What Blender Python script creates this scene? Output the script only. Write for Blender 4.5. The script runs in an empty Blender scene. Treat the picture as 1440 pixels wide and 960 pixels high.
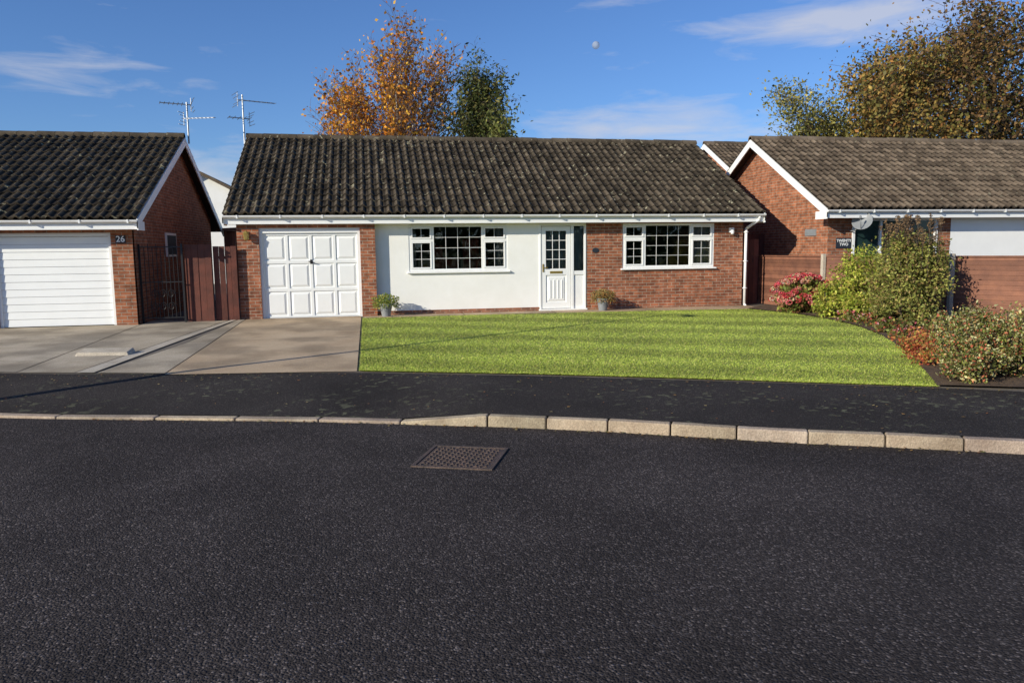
import bpy, math, random
import numpy as np
from mathutils import Vector, Matrix
random.seed(4); rng=np.random.default_rng(4)
sc=bpy.context.scene; col=bpy.context.collection
R=math.radians
# ------------------------------------------------------------ camera
TH=math.atan(200/1072.);PH=math.atan(130/1072.);RO=-0.0115
Rh=Vector((math.cos(TH),-math.sin(TH),0))
Fh=Vector((math.sin(TH)*math.cos(PH),math.cos(TH)*math.cos(PH),-math.sin(PH)))
Uh=Rh.cross(Fh)
Rc=(Rh+RO*Uh).normalized();Uc=(Uh-RO*Rh).normalized();Bc=-Fh
cam=bpy.data.cameras.new("camera");co=bpy.data.objects.new("camera",cam);col.objects.link(co)
M=Matrix(((Rc.x,Uc.x,Bc.x,0),(Rc.y,Uc.y,Bc.y,0),(Rc.z,Uc.z,Bc.z,1.8),(0,0,0,1)))
co.matrix_world=M;cam.lens=26.8;cam.sensor_width=36;cam.clip_end=5000;cam.clip_start=.05
sc.camera=co
# ------------------------------------------------------------ world
AZ=R(30);EL=R(22)
S=Vector((-math.cos(AZ)*math.cos(EL),-math.sin(AZ)*math.cos(EL),math.sin(EL)))
w=bpy.data.worlds.new("World");sc.world=w;w.use_nodes=True
nt=w.node_tree;N=nt.nodes;L=nt.links;N.clear()
def nd(N,t,**k):
    n=N.new(t)
    for a,b in k.items(): setattr(n,a,b)
    return n
sky=nd(N,'ShaderNodeTexSky',sky_type='NISHITA',sun_disc=False,sun_elevation=EL,sun_rotation=math.atan2(S.x,S.y))
sky.air_density=1.0;sky.dust_density=.2;sky.ozone_density=4.0
tc=N.new('ShaderNodeTexCoord');sep=N.new('ShaderNodeSeparateXYZ');L.new(tc.outputs['Generated'],sep.inputs[0])
def mth(op,a,b=None,c=None,clamp=False):
    n=nd(N,'ShaderNodeMath',operation=op,use_clamp=clamp)
    for i,v in enumerate((a,b,c)):
        if v is None: continue
        if isinstance(v,(int,float)): n.inputs[i].default_value=v
        else: L.new(v,n.inputs[i])
    return n.outputs[0]
az=mth('ARCTAN2',sep.outputs[0],sep.outputs[1]);el=mth('ARCSINE',sep.outputs[2])
cmb=N.new('ShaderNodeCombineXYZ');L.new(mth('MULTIPLY',az,9),cmb.inputs[0]);L.new(mth('MULTIPLY',el,42),cmb.inputs[1])
nz=N.new('ShaderNodeTexNoise');nz.inputs['Scale'].default_value=1.;nz.inputs['Detail'].default_value=6;nz.inputs['Roughness'].default_value=.58
nz.inputs['Distortion'].default_value=.4
L.new(cmb.outputs[0],nz.inputs['Vector'])
tot=None
for a,e,wa,we,s in [(-19,11.5,8,2.0,1.0),(34,14.6,10,1.9,1.75),(21,8.6,13,1.9,1.4),(-11,5.6,9,2.4,1.2),(18,17.4,6,1.2,.6),(19,13.2,5,.8,.55)]:
    dx=mth('MULTIPLY',mth('SUBTRACT',az,R(a)),1/R(wa));dy=mth('MULTIPLY',mth('SUBTRACT',el,R(e)),1/R(we))
    d=mth('ADD',mth('MULTIPLY',dx,dx),mth('MULTIPLY',dy,dy))
    m=mth('MULTIPLY',mth('EXPONENT',mth('MULTIPLY',d,-1.3)),s)
    tot=m if tot is None else mth('MAXIMUM',tot,m)
cl=mth('MULTIPLY',mth('SUBTRACT',mth('ADD',nz.outputs[0],mth('MULTIPLY',tot,.34)),.66),2.4,clamp=True)
cl=mth('MULTIPLY',cl,.70)
tint=nd(N,'ShaderNodeMix',data_type='RGBA',blend_type='MULTIPLY');tint.inputs[0].default_value=1;L.new(sky.outputs[0],tint.inputs[6]);tint.inputs[7].default_value=(.74,.93,1.25,1)
mx=nd(N,'ShaderNodeMix',data_type='RGBA');L.new(cl,mx.inputs[0]);L.new(tint.outputs[2],mx.inputs[6]);mx.inputs[7].default_value=(6.0,6.1,6.7,1)
bg=N.new('ShaderNodeBackground');bg.inputs[1].default_value=.105;L.new(mx.outputs[2],bg.inputs[0])
ow=N.new('ShaderNodeOutputWorld');L.new(bg.outputs[0],ow.inputs[0])
sun=bpy.data.lights.new("sun","SUN");sun.energy=5.0;sun.angle=R(.5);sun.color=(1,.94,.79)
so=bpy.data.objects.new("sun",sun);col.objects.link(so);so.rotation_euler=(-S).to_track_quat('-Z','Y').to_euler()
sc.view_settings.view_transform='Standard';sc.view_settings.look='None';sc.view_settings.exposure=0
# ------------------------------------------------------------ materials
def base(name):
    m=bpy.data.materials.new(name);m.use_nodes=True
    nt=m.node_tree;return m,nt.nodes,nt.links,nt.nodes['Principled BSDF']
def ramp(N,stops):
    r=N.new('ShaderNodeValToRGB');e=r.color_ramp.elements
    while len(e)<len(stops): e.new(.5)
    for i,(p,c) in enumerate(stops):
        e[i].position=p;e[i].color=(c[0],c[1],c[2],1) if not isinstance(c,(int,float)) else (c,c,c,1)
    return r
def pm(name,c1,c2=None,scale=3,rough=.7,bump=0,bscale=None,spec=.4,detail=6,lo=.35,hi=.65,coord='Object',attr=False,metal=0,stain=0):
    m,N,L,P=base(name)
    if c2 is None: c2=tuple(x*.85 for x in c1)
    tc=N.new('ShaderNodeTexCoord');n=N.new('ShaderNodeTexNoise');n.inputs['Scale'].default_value=scale;n.inputs['Detail'].default_value=detail
    n.inputs['Roughness'].default_value=.65
    L.new(tc.outputs[coord],n.inputs['Vector']);r=ramp(N,[(lo,c1),(hi,c2)]);L.new(n.outputs[0],r.inputs[0])
    out=r.outputs[0]
    if stain:
        for sc_,lo_,hi_,k_ in ((.9,.40,.56,1-stain),(55,.3,.7,.72)):
            n9=N.new('ShaderNodeTexNoise');n9.inputs['Scale'].default_value=sc_;n9.inputs['Detail'].default_value=6;L.new(tc.outputs[coord],n9.inputs['Vector'])
            r9=ramp(N,[(lo_,k_),(hi_,1.10)]);L.new(n9.outputs[0],r9.inputs[0]);x=nd(N,'ShaderNodeMix',data_type='RGBA',blend_type='MULTIPLY');x.inputs[0].default_value=1
            L.new(out,x.inputs[6]);L.new(r9.outputs[0],x.inputs[7]);out=x.outputs[2]
    if attr:
        a=nd(N,'ShaderNodeAttribute',attribute_name='col');x=nd(N,'ShaderNodeMix',data_type='RGBA',blend_type='MULTIPLY');x.inputs[0].default_value=1
        L.new(out,x.inputs[6]);L.new(a.outputs['Color'],x.inputs[7]);out=x.outputs[2]
    L.new(out,P.inputs['Base Color']);P.inputs['Roughness'].default_value=rough;P.inputs['Specular IOR Level'].default_value=spec;P.inputs['Metallic'].default_value=metal
    if bump:
        b=N.new('ShaderNodeBump');b.inputs['Strength'].default_value=bump;b.inputs['Distance'].default_value=.02
        n2=N.new('ShaderNodeTexNoise');n2.inputs['Scale'].default_value=bscale or scale*8;n2.inputs['Detail'].default_value=4
        L.new(tc.outputs[coord],n2.inputs['Vector']);L.new(n2.outputs[0],b.inputs['Height']);L.new(b.outputs[0],P.inputs['Normal'])
    return m
def brickmat(name,c1,c2,mo):
    m,N,L,P=base(name);tc=N.new('ShaderNodeTexCoord')
    b=N.new('ShaderNodeTexBrick');L.new(tc.outputs['UV'],b.inputs['Vector'])
    b.inputs['Scale'].default_value=1;b.inputs['Brick Width'].default_value=.225;b.inputs['Row Height'].default_value=.075
    b.inputs['Mortar Size'].default_value=.0065;b.inputs['Mortar Smooth'].default_value=.2;b.inputs['Bias'].default_value=-.1
    b.inputs['Color1'].default_value=(*c1,1);b.inputs['Color2'].default_value=(*c2,1);b.inputs['Mortar'].default_value=(*mo,1)
    n=N.new('ShaderNodeTexNoise');n.inputs['Scale'].default_value=7;n.inputs['Detail'].default_value=8;L.new(tc.outputs['UV'],n.inputs['Vector'])
    r=ramp(N,[(.3,.6),(.7,1.3)]);L.new(n.outputs[0],r.inputs[0])
    n3=N.new('ShaderNodeTexNoise');n3.inputs['Scale'].default_value=1.1;n3.inputs['Detail'].default_value=3;L.new(tc.outputs['UV'],n3.inputs['Vector'])
    r3=ramp(N,[(.3,.8),(.7,1.12)]);L.new(n3.outputs[0],r3.inputs[0])
    x=nd(N,'ShaderNodeMix',data_type='RGBA',blend_type='MULTIPLY');x.inputs[0].default_value=1;L.new(b.outputs[0],x.inputs[6]);L.new(r.outputs[0],x.inputs[7])
    y=nd(N,'ShaderNodeMix',data_type='RGBA',blend_type='MULTIPLY');y.inputs[0].default_value=1;L.new(x.outputs[2],y.inputs[6]);L.new(r3.outputs[0],y.inputs[7])
    L.new(y.outputs[2],P.inputs['Base Color']);P.inputs['Roughness'].default_value=.85;P.inputs['Specular IOR Level'].default_value=.2
    bp=N.new('ShaderNodeBump');bp.inputs['Strength'].default_value=.6;bp.inputs['Distance'].default_value=.008;bp.invert=True
    L.new(b.outputs['Fac'],bp.inputs['Height']);L.new(bp.outputs[0],P.inputs['Normal'])
    return m
def roofmat(name,c1,c2,lich,amt=1.):
    m,N,L,P=base(name);tc=N.new('ShaderNodeTexCoord')
    n=N.new('ShaderNodeTexNoise');n.inputs['Scale'].default_value=2.2;n.inputs['Detail'].default_value=10;n.inputs['Roughness'].default_value=.7;L.new(tc.outputs['Object'],n.inputs['Vector'])
    r=ramp(N,[(.35,c1),(.65,c2)]);L.new(n.outputs[0],r.inputs[0])
    a=nd(N,'ShaderNodeAttribute',attribute_name='col');x=nd(N,'ShaderNodeMix',data_type='RGBA',blend_type='MULTIPLY');x.inputs[0].default_value=1
    L.new(r.outputs[0],x.inputs[6]);L.new(a.outputs['Color'],x.inputs[7])
    v=N.new('ShaderNodeTexNoise');v.inputs['Scale'].default_value=8;v.inputs['Detail'].default_value=2;L.new(tc.outputs['Object'],v.inputs['Vector'])
    rv=ramp(N,[(.65,0),(.69,1)]);L.new(v.outputs[0],rv.inputs[0])
    n5=N.new('ShaderNodeTexNoise');n5.inputs['Scale'].default_value=.9;n5.inputs['Detail'].default_value=3;L.new(tc.outputs['Object'],n5.inputs['Vector'])
    r5=ramp(N,[(.4,.35*amt),(.62,amt)]);L.new(n5.outputs[0],r5.inputs[0])
    mm=nd(N,'ShaderNodeMath',operation='MULTIPLY');L.new(rv.outputs[0],mm.inputs[0]);L.new(r5.outputs[0],mm.inputs[1])
    y=nd(N,'ShaderNodeMix',data_type='RGBA');L.new(mm.outputs[0],y.inputs[0]);L.new(x.outputs[2],y.inputs[6]);y.inputs[7].default_value=(*lich,1)
    L.new(y.outputs[2],P.inputs['Base Color']);P.inputs['Roughness'].default_value=.9;P.inputs['Specular IOR Level'].default_value=.15
    b=N.new('ShaderNodeBump');b.inputs['Strength'].default_value=.5;b.inputs['Distance'].default_value=.01
    n2=N.new('ShaderNodeTexNoise');n2.inputs['Scale'].default_value=45;L.new(tc.outputs['Object'],n2.inputs['Vector']);L.new(n2.outputs[0],b.inputs['Height']);L.new(b.outputs[0],P.inputs['Normal'])
    return m
def asphalt(name,dark,light,vs,bump,patch=.25,spot=None):
    m,N,L,P=base(name);tc=N.new('ShaderNodeTexCoord')
    v=N.new('ShaderNodeTexVoronoi');v.inputs['Scale'].default_value=vs;L.new(tc.outputs['Object'],v.inputs['Vector'])
    sepc=N.new('ShaderNodeSeparateColor');L.new(v.outputs['Color'],sepc.inputs[0])
    r=ramp(N,[(0,dark),(.7,tuple(a*.6+b*.4 for a,b in zip(dark,light))),(.92,light),(1,tuple(x*2.0 for x in light))]);L.new(sepc.outputs[0],r.inputs[0])
    n=N.new('ShaderNodeTexNoise');n.inputs['Scale'].default_value=.6;n.inputs['Detail'].default_value=7;n.inputs['Distortion'].default_value=.6;L.new(tc.outputs['Object'],n.inputs['Vector'])
    rn=ramp(N,[(.3,1-patch),(.7,1+patch)]);L.new(n.outputs[0],rn.inputs[0])
    x=nd(N,'ShaderNodeMix',data_type='RGBA',blend_type='MULTIPLY');x.inputs[0].default_value=1;L.new(r.outputs[0],x.inputs[6]);L.new(rn.outputs[0],x.inputs[7])
    out=x.outputs[2]
    if spot:
        n4=N.new('ShaderNodeTexNoise');n4.inputs['Scale'].default_value=9;n4.inputs['Detail'].default_value=5;L.new(tc.outputs['Object'],n4.inputs['Vector'])
        r4=ramp(N,[(.58,0),(.64,1)]);L.new(n4.outputs[0],r4.inputs[0])
        n6=N.new('ShaderNodeTexNoise');n6.inputs['Scale'].default_value=.8;L.new(tc.outputs['Object'],n6.inputs['Vector']);r6=ramp(N,[(.46,0),(.6,.7)]);L.new(n6.outputs[0],r6.inputs[0])
        mm=nd(N,'ShaderNodeMath',operation='MULTIPLY');L.new(r4.outputs[0],mm.inputs[0]);L.new(r6.outputs[0],mm.inputs[1])
        y=nd(N,'ShaderNodeMix',data_type='RGBA');L.new(mm.outputs[0],y.inputs[0]);L.new(out,y.inputs[6]);y.inputs[7].default_value=(*spot,1);out=y.outputs[2]
    L.new(out,P.inputs['Base Color']);P.inputs['Roughness'].default_value=.92;P.inputs['Specular IOR Level'].default_value=.12
    b=N.new('ShaderNodeBump');b.inputs['Strength'].default_value=bump;b.inputs['Distance'].default_value=.006;b.invert=True
    L.new(v.outputs['Distance'],b.inputs['Height']);L.new(b.outputs[0],P.inputs['Normal'])
    return m
def leafmat(name,tr=.35):
    m,N,L,P=base(name);a=nd(N,'ShaderNodeAttribute',attribute_name='col');L.new(a.outputs['Color'],P.inputs['Base Color'])
    P.inputs['Roughness'].default_value=.6;P.inputs['Specular IOR Level'].default_value=.3
    if tr:
        t=N.new('ShaderNodeBsdfTranslucent');L.new(a.outputs['Color'],t.inputs[0]);x=N.new('ShaderNodeMixShader');x.inputs[0].default_value=tr
        L.new(P.outputs[0],x.inputs[1]);L.new(t.outputs[0],x.inputs[2]);L.new(x.outputs[0],N['Material Output'].inputs[0])
    return m
def glassmat():
    m,N,L,P=base("window_glass");N.remove(P)
    t=N.new('ShaderNodeBsdfTransparent');t.inputs[0].default_value=(.72,.78,.76,1);g=N.new('ShaderNodeBsdfGlossy');g.inputs['Roughness'].default_value=.015
    tc=N.new('ShaderNodeTexCoord');nn=N.new('ShaderNodeTexNoise');nn.inputs['Scale'].default_value=1.5;b=N.new('ShaderNodeBump');b.inputs['Strength'].default_value=.12;b.inputs['Distance'].default_value=.05
    L.new(tc.outputs['Object'],nn.inputs['Vector']);L.new(nn.outputs[0],b.inputs['Height']);L.new(b.outputs[0],g.inputs['Normal'])
    f=N.new('ShaderNodeFresnel');f.inputs[0].default_value=2.1;x=N.new('ShaderNodeMixShader');L.new(f.outputs[0],x.inputs[0]);L.new(t.outputs[0],x.inputs[1]);L.new(g.outputs[0],x.inputs[2])
    L.new(x.outputs[0],N['Material Output'].inputs[0]);return m
BR=brickmat("red_brick",(.41,.145,.072),(.21,.077,.046),(.40,.32,.24))
BR2=brickmat("orange_brick",(.42,.15,.072),(.26,.095,.05),(.35,.29,.22))
RF=roofmat("roof_tile",(.044,.034,.023),(.108,.084,.058),(.36,.33,.22))
RF2=roofmat("roof_tile_brown",(.090,.066,.046),(.165,.125,.088),(.26,.24,.17),.5)
WH=pm("white_upvc",(.92,.91,.88),(.88,.87,.84),2,.35,0,spec=.5)
REN=pm("white_render",(.94,.92,.87),(.88,.86,.80),1.4,.85,.25,60,spec=.2)
GD=pm("painted_metal",(.90,.90,.87),(.86,.86,.83),2.5,.4,0,spec=.5)
ROAD=asphalt("road_asphalt",(.027,.022,.0205),(.085,.071,.066),85,1.0,.26)
PAV=asphalt("pavement_asphalt",(.025,.021,.019),(.060,.051,.046),120,.5,.28,(.16,.16,.10))
CON=pm("driveway_concrete",(.45,.315,.19),(.60,.455,.295),1.3,.9,.5,70,lo=.3,hi=.7,detail=10,stain=.30)
CON2=pm("grey_concrete",(.38,.305,.21),(.54,.455,.34),1.6,.9,.5,60,lo=.3,hi=.7,detail=10,stain=.32)
CONL=pm("pale_concrete",(.46,.39,.30),(.60,.53,.42),3,.9,.4,60,stain=.15)
KERB=pm("kerb_concrete",(.40,.30,.21),(.58,.47,.34),6,.9,.5,70,lo=.3,hi=.7,attr=True,stain=.25)
SOIL=pm("soil",(.07,.045,.028),(.15,.095,.055),6,.95,1,30)
JOINT=pm("yard_ground",(.12,.10,.075),(.19,.155,.12),2,.95,.6,30)
GRD=pm("ground_grass",(.06,.09,.02),(.10,.12,.04),.3,.95,.3,10)
WOOD=pm("fence_wood",(.16,.05,.032),(.10,.035,.024),5,.75,.3,40,attr=True)
WOODR=pm("fence_wood_red",(.25,.105,.06),(.17,.072,.045),4,.75,.3,40,attr=True)
BLK=pm("black_iron",(.015,.015,.016),None,8,.45,0,spec=.5)
ALU=pm("aerial_metal",(.35,.36,.38),(.25,.26,.28),8,.35,0,metal=.8)
GREY=pm("grey_plastic",(.25,.26,.27),None,8,.45)
BRASS=pm("brass",(.45,.33,.10),(.3,.22,.07),8,.35,metal=.4)
SLATE=pm("slate_plaque",(.03,.035,.045),None,10,.5)
TEAL=pm("dark_glazing",(.020,.045,.042),(.014,.03,.028),3,.08,spec=.8)
IRON=pm("cast_iron",(.13,.085,.065),(.07,.052,.042),9,.6,.6,80,metal=.1)
BIRCH=pm("birch_bark",(.70,.65,.58),(.26,.20,.16),1.6,.8,.3,12,lo=.48,hi=.64)
TWIG=pm("twig_bark",(.17,.10,.07),(.11,.07,.05),4,.9)
BARK=pm("bark",(.09,.065,.045),(.05,.038,.028),4,.9,.5,20)
LEAF=leafmat("leaves",.3);GRASSM=leafmat("grass_blades",0)
INT=pm("room_wall",(.10,.09,.07),None,2,.9);INTF=pm("room_floor",(.10,.06,.04),None,2,.9)
CURT=pm("red_curtain",(.42,.06,.035),(.28,.04,.03),4,.9);NET=pm("cream_curtain",(.6,.57,.5),None,4,.9)
GL=glassmat()
def lawnmat():
    m,N,L,P=base("lawn_grass");a=nd(N,'ShaderNodeAttribute',attribute_name='col')
    tc=N.new('ShaderNodeTexCoord');n=N.new('ShaderNodeTexNoise');n.inputs['Scale'].default_value=22;n.inputs['Detail'].default_value=8;L.new(tc.outputs['Object'],n.inputs['Vector'])
    r=ramp(N,[(.3,.6),(.7,1.25)]);L.new(n.outputs[0],r.inputs[0]);x=nd(N,'ShaderNodeMix',data_type='RGBA',blend_type='MULTIPLY');x.inputs[0].default_value=1
    L.new(a.outputs['Color'],x.inputs[6]);L.new(r.outputs[0],x.inputs[7]);L.new(x.outputs[2],P.inputs['Base Color']);P.inputs['Roughness'].default_value=.9
    return m
LAWN=lawnmat()
# ------------------------------------------------------------ mesh helpers
def empty(name,loc=(0,0,0)):
    e=bpy.data.objects.new(name,None);e.location=loc;e.empty_display_size=.3;col.objects.link(e);return e
class MB:
    def __init__(s): s.v=[];s.f=[];s.c=[];s.cc=1.
    def hex(s,p):
        o=len(s.v);s.v+=[tuple(q) for q in p];s.c+=[s.cc]*len(p)
        for a in ((3,2,1,0),(4,5,6,7),(0,1,5,4),(1,2,6,5),(2,3,7,6),(3,0,4,7)): s.f.append(tuple(o+i for i in a))
    def box(s,x0,x1,y0,y1,z0,z1): s.hex([(x0,y0,z0),(x1,y0,z0),(x1,y1,z0),(x0,y1,z0),(x0,y0,z1),(x1,y0,z1),(x1,y1,z1),(x0,y1,z1)])
    def frus(s,x0,x1,z0,z1,yb,yf,i):
        s.hex([(x0,yb,z0),(x1,yb,z0),(x1,yb,z1),(x0,yb,z1),(x0+i,yf,z0+i),(x1-i,yf,z0+i),(x1-i,yf,z1-i),(x0+i,yf,z1-i)])
    def bar(s,a,b,t,h,up=Vector((0,0,1))):
        a=Vector(a);b=Vector(b);d=(b-a).normalized();sd=d.cross(up)
        if sd.length<1e-4: sd=d.cross(Vector((0,1,0)))
        sd.normalize();u=sd.cross(d);sd*=t/2;u*=h/2
        s.hex([a-sd-u,a+sd-u,b+sd-u,b-sd-u,a-sd+u,a+sd+u,b+sd+u,b-sd+u])
    def tube(s,a,b,r0,r1,n=8,cap=True):
        a=Vector(a);b=Vector(b);d=(b-a).normalized();x=d.cross(Vector((0,0,1)))
        if x.length<1e-3: x=Vector((1,0,0))
        x.normalize();y=d.cross(x);o=len(s.v)
        for p,r in ((a,r0),(b,r1)):
            for i in range(n):
                t=2*math.pi*i/n;s.v.append(tuple(p+x*math.cos(t)*r+y*math.sin(t)*r));s.c.append(s.cc)
        for i in range(n): s.f.append((o+i,o+(i+1)%n,o+n+(i+1)%n,o+n+i))
        if cap: s.f.append(tuple(o+i for i in range(n))[::-1]);s.f.append(tuple(o+n+i for i in range(n)))
    def path(s,pts,r,n=8):
        for a,b in zip(pts,pts[1:]): s.tube(a,b,r,r,n)
    def lathe(s,c,prof,n=16):
        o=len(s.v)
        for r,z in prof:
            for i in range(n):
                t=2*math.pi*i/n;s.v.append((c[0]+r*math.cos(t),c[1]+r*math.sin(t),c[2]+z));s.c.append(s.cc)
        for k in range(len(prof)-1):
            for i in range(n): s.f.append((o+k*n+i,o+k*n+(i+1)%n,o+(k+1)*n+(i+1)%n,o+(k+1)*n+i))
    def poly(s,pts): o=len(s.v);s.v+=[tuple(p) for p in pts];s.c+=[s.cc]*len(pts);s.f.append(tuple(range(o,o+len(pts))))
    def grid(s,rows,close=False):
        o=len(s.v);n=len(rows[0])
        for r in rows:
            for p in r: s.v.append(tuple(p));s.c.append(s.cc)
        for j in range(len(rows)-1):
            for i in range(n-1): s.f.append((o+j*n+i,o+j*n+i+1,o+(j+1)*n+i+1,o+(j+1)*n+i))
    def obj(s,name,mat,parent=None,bevel=0,smooth=False):
        me=bpy.data.meshes.new(name);me.from_pydata(s.v,[],s.f);me.update()
        uv=me.uv_layers.new(name="UVMap");V=s.v
        for p in me.polygons:
            n=p.normal;ax=max(range(3),key=lambda i:abs(n[i]))
            for li in p.loop_indices:
                q=V[me.loops[li].vertex_index]
                uv.data[li].uv=(q[0],q[2]) if ax==1 else ((q[1],q[2]) if ax==0 else (q[0],q[1]))
        ca=me.color_attributes.new("col",'FLOAT_COLOR','POINT')
        arr=np.ones((len(s.v),4),dtype=np.float32)
        for i,c in enumerate(s.c):
            arr[i,:3]=c
        ca.data.foreach_set("color",arr.ravel())
        if smooth:
            me.polygons.foreach_set("use_smooth",[True]*len(me.polygons))
        ob=bpy.data.objects.new(name,me);col.objects.link(ob);me.materials.append(mat)
        if parent: ob.parent=parent
        if bevel:
            b=ob.modifiers.new("bevel","BEVEL");b.width=bevel;b.segments=2;b.limit_method='ANGLE'
        return ob
def jit(a=.8,b=1.2): return random.uniform(a,b)
# ------------------------------------------------------------ terrain
KP=[(-30,18),(-12,11.9),(-6,9.85),(-4.35,9.32),(-3.44,9.02),(-2.34,8.70),(-1.47,8.45),(-.58,8.18),(.27,7.87),(1.14,7.55),(1.70,7.31),(2.26,7.05),(2.80,6.77),(3.34,6.48),(3.90,6.19),(4.50,5.93),(5.07,5.66),(5.62,5.38),(6.17,5.1),(6.72,4.8),(7.25,4.5),(7.8,4.15),(12,1.3),(30,-12)]
PP=[(-30,20.5),(-12,14.1),(-6,12),(-4.29,11.45),(-2.63,11.05),(-.17,10.50),(2.16,9.6),(4.12,8.72),(6.51,7.60),(12,4.4),(30,-8)]
kx,ky=zip(*KP);px,py=zip(*PP)
def Yk(x): return float(np.interp(x,kx,ky))
def Yp(x): return float(np.interp(x,px,py))
def hk(x): return float(np.interp(x,[.27,1.14],[.028,.11]))
def h(x,y):
    a=Yk(x);b=Yp(x);k=hk(x)
    if y<=b: return k+(.15-k)*max(0,(y-a))/(b-a)
    e=max(17.8,b+3)
    return .15+(.25-.15)*min(1,(y-b)/(e-b))
g=MB();g.poly([(-900,-900,-.06),(900,-900,-.06),(900,1500,-.06),(-900,1500,-.06)]);g.obj("ground",GRD)
g=MB();xs=np.unique(np.concatenate([np.linspace(-30,30,61),kx]))
g.grid([[(x,-9.,0) for x in xs],[(x,Yk(x)+.06,0) for x in xs]]);g.obj("road",ROAD)
g=MB();g.grid([[(x,-40.,.06) for x in xs],[(x,-9.,.06) for x in xs]]);g.obj("far_verge",GRD)
g=MB();xs=np.linspace(-30,30,241)
g.grid([[(x,Yk(x)+.12+(Yp(x)-Yk(x)-.12)*t,h(x,Yk(x)+.12+(Yp(x)-Yk(x)-.12)*t)) for x in xs] for t in np.linspace(0,1,9)]);g.obj("pavement",PAV)
g=MB();rows=[]
for t in list(np.linspace(0,1,13))+[1.5,3,6]: rows.append([(x,Yp(x)+(max(17.8,Yp(x)+3)-Yp(x))*t,h(x,Yp(x)+(max(17.8,Yp(x)+3)-Yp(x))*t)-.002) for x in xs])
g.grid(rows);g.obj("yard_ground",JOINT)
def ribbon(name,A,B,mat,dz=.008,nv=8,parent=None,nu=None,c=1.):
    nu=nu or 12
    def res(P):
        P=np.array(P,float);d=np.concatenate([[0],np.cumsum(np.hypot(*np.diff(P,axis=0).T))]);t=np.linspace(0,d[-1],nu)
        return np.stack([np.interp(t,d,P[:,0]),np.interp(t,d,P[:,1])],1)
    a=res(A);b=res(B);m=MB();m.cc=c
    m.grid([[(*(a[i]*(1-t)+b[i]*t),h(*(a[i]*(1-t)+b[i]*t))+dz) for t in np.linspace(0,1,nv)] for i in range(nu)])
    return m.obj(name,mat,parent)
# kerbs
kb=empty("kerb");m=MB()
pts=[p for p in KP if -6<=p[0]<=7.8]
seg=[((x,Yk(x)),(x+.87,Yk(x+.87))) for x in np.arange(-12,-6.1,.87)]
pts2=list(zip(pts,pts[1:]))
more=[((x,Yk(x)),(x+.5,Yk(x+.5))) for x in np.arange(7.8,12,.5)]
for a,b in seg+[((-6.,9.85),(-5.2,9.6)),((-5.2,9.6),(-4.35,9.32))]+pts2[1:]+more:
    a=Vector((*a,0));b=Vector((*b,0));d=(b-a).normalized();n=Vector((-d.y,d.x,0));a2=a+d*.006;b2=b-d*.006
    za=hk(a.x)+random.uniform(-.003,.003);zb=hk(b.x)+random.uniform(-.003,.003)
    c=jit(.8,1.08);m.cc=(c,c*jit(.96,1.02),c*jit(.92,1.03));f=.022 if za>.05 else .005
    j=n*random.uniform(-.004,.004)
    a2=a2+j;b2=b2+j
    m.hex([a2+Vector((0,0,-.1)),b2+Vector((0,0,-.1)),b2+n*.125+Vector((0,0,-.1)),a2+n*.125+Vector((0,0,-.1)),
      a2+n*f+Vector((0,0,za)),b2+n*f+Vector((0,0,zb)),b2+n*.125+Vector((0,0,zb+.003)),a2+n*.125+Vector((0,0,za+.003))])
m.obj("kerb_stones",KERB,kb,.014)
# lawn
LN=[(-.15,10.56),(2.16,9.68),(4.12,8.78),(6.45,7.66)];LF=[(-.15,17.78),(2.4,17.78),(6,17.7),(9.2,17.45)]
LR=[(6.45,7.66),(7.16,8.8),(7.95,10.1),(8.85,11.9),(9.4,13.4),(9.65,14.8),(9.6,16.2),(9.2,17.45)]
def pl(P,t):
    P=np.array(P,float);d=np.concatenate([[0],np.cumsum(np.hypot(*np.diff(P,axis=0).T))]);s_=np.asarray(t)*d[-1]
    return np.stack([np.interp(s_,d,P[:,0]),np.interp(s_,d,P[:,1])],-1)
def coons(u,v):
    u=np.asarray(u);v=np.asarray(v);n=pl(LN,u);f=pl(LF,u);l=pl([LN[0],LF[0]],v);r=pl(LR,v);U=u[...,None];V=v[...,None]
    P00,P10,P01,P11=map(np.array,(LN[0],LN[-1],LF[0],LF[-1]))
    return (1-V)*n+V*f+(1-U)*l+U*r-((1-U)*(1-V)*P00+U*(1-V)*P10+(1-U)*V*P01+U*V*P11)
def stripe(x,y):
    s1=np.sin((y*.90+x*.42+.10*np.sin(x*1.7+y))*2*math.pi/1.5);s1=np.tanh(s1*2.0)
    p=np.sin(x*1.3+2*np.sin(y*.9))*np.sin(y*1.1+1.7*np.sin(x*.7));q=np.sin(x*4.3+3*np.sin(y*1.9))*np.sin(y*3.7+2*np.sin(x*2.1))
    return 1+.17*s1+.11*p+.05*q
lw=empty("lawn")
nu,nv=120,120;uu,vv=np.meshgrid(np.linspace(0,1,nu),np.linspace(0,1,nv));P=coons(uu,vv);m=MB()
m.grid([[(P[j,i,0],P[j,i,1],h(P[j,i,0],P[j,i,1])+.012) for i in range(nu)] for j in range(nv)])
k=stripe(P[...,0],P[...,1]).ravel();m.c=[(.25*q,.30*q,.048*q) for q in k]
m.obj("turf",LAWN,lw)
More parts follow.
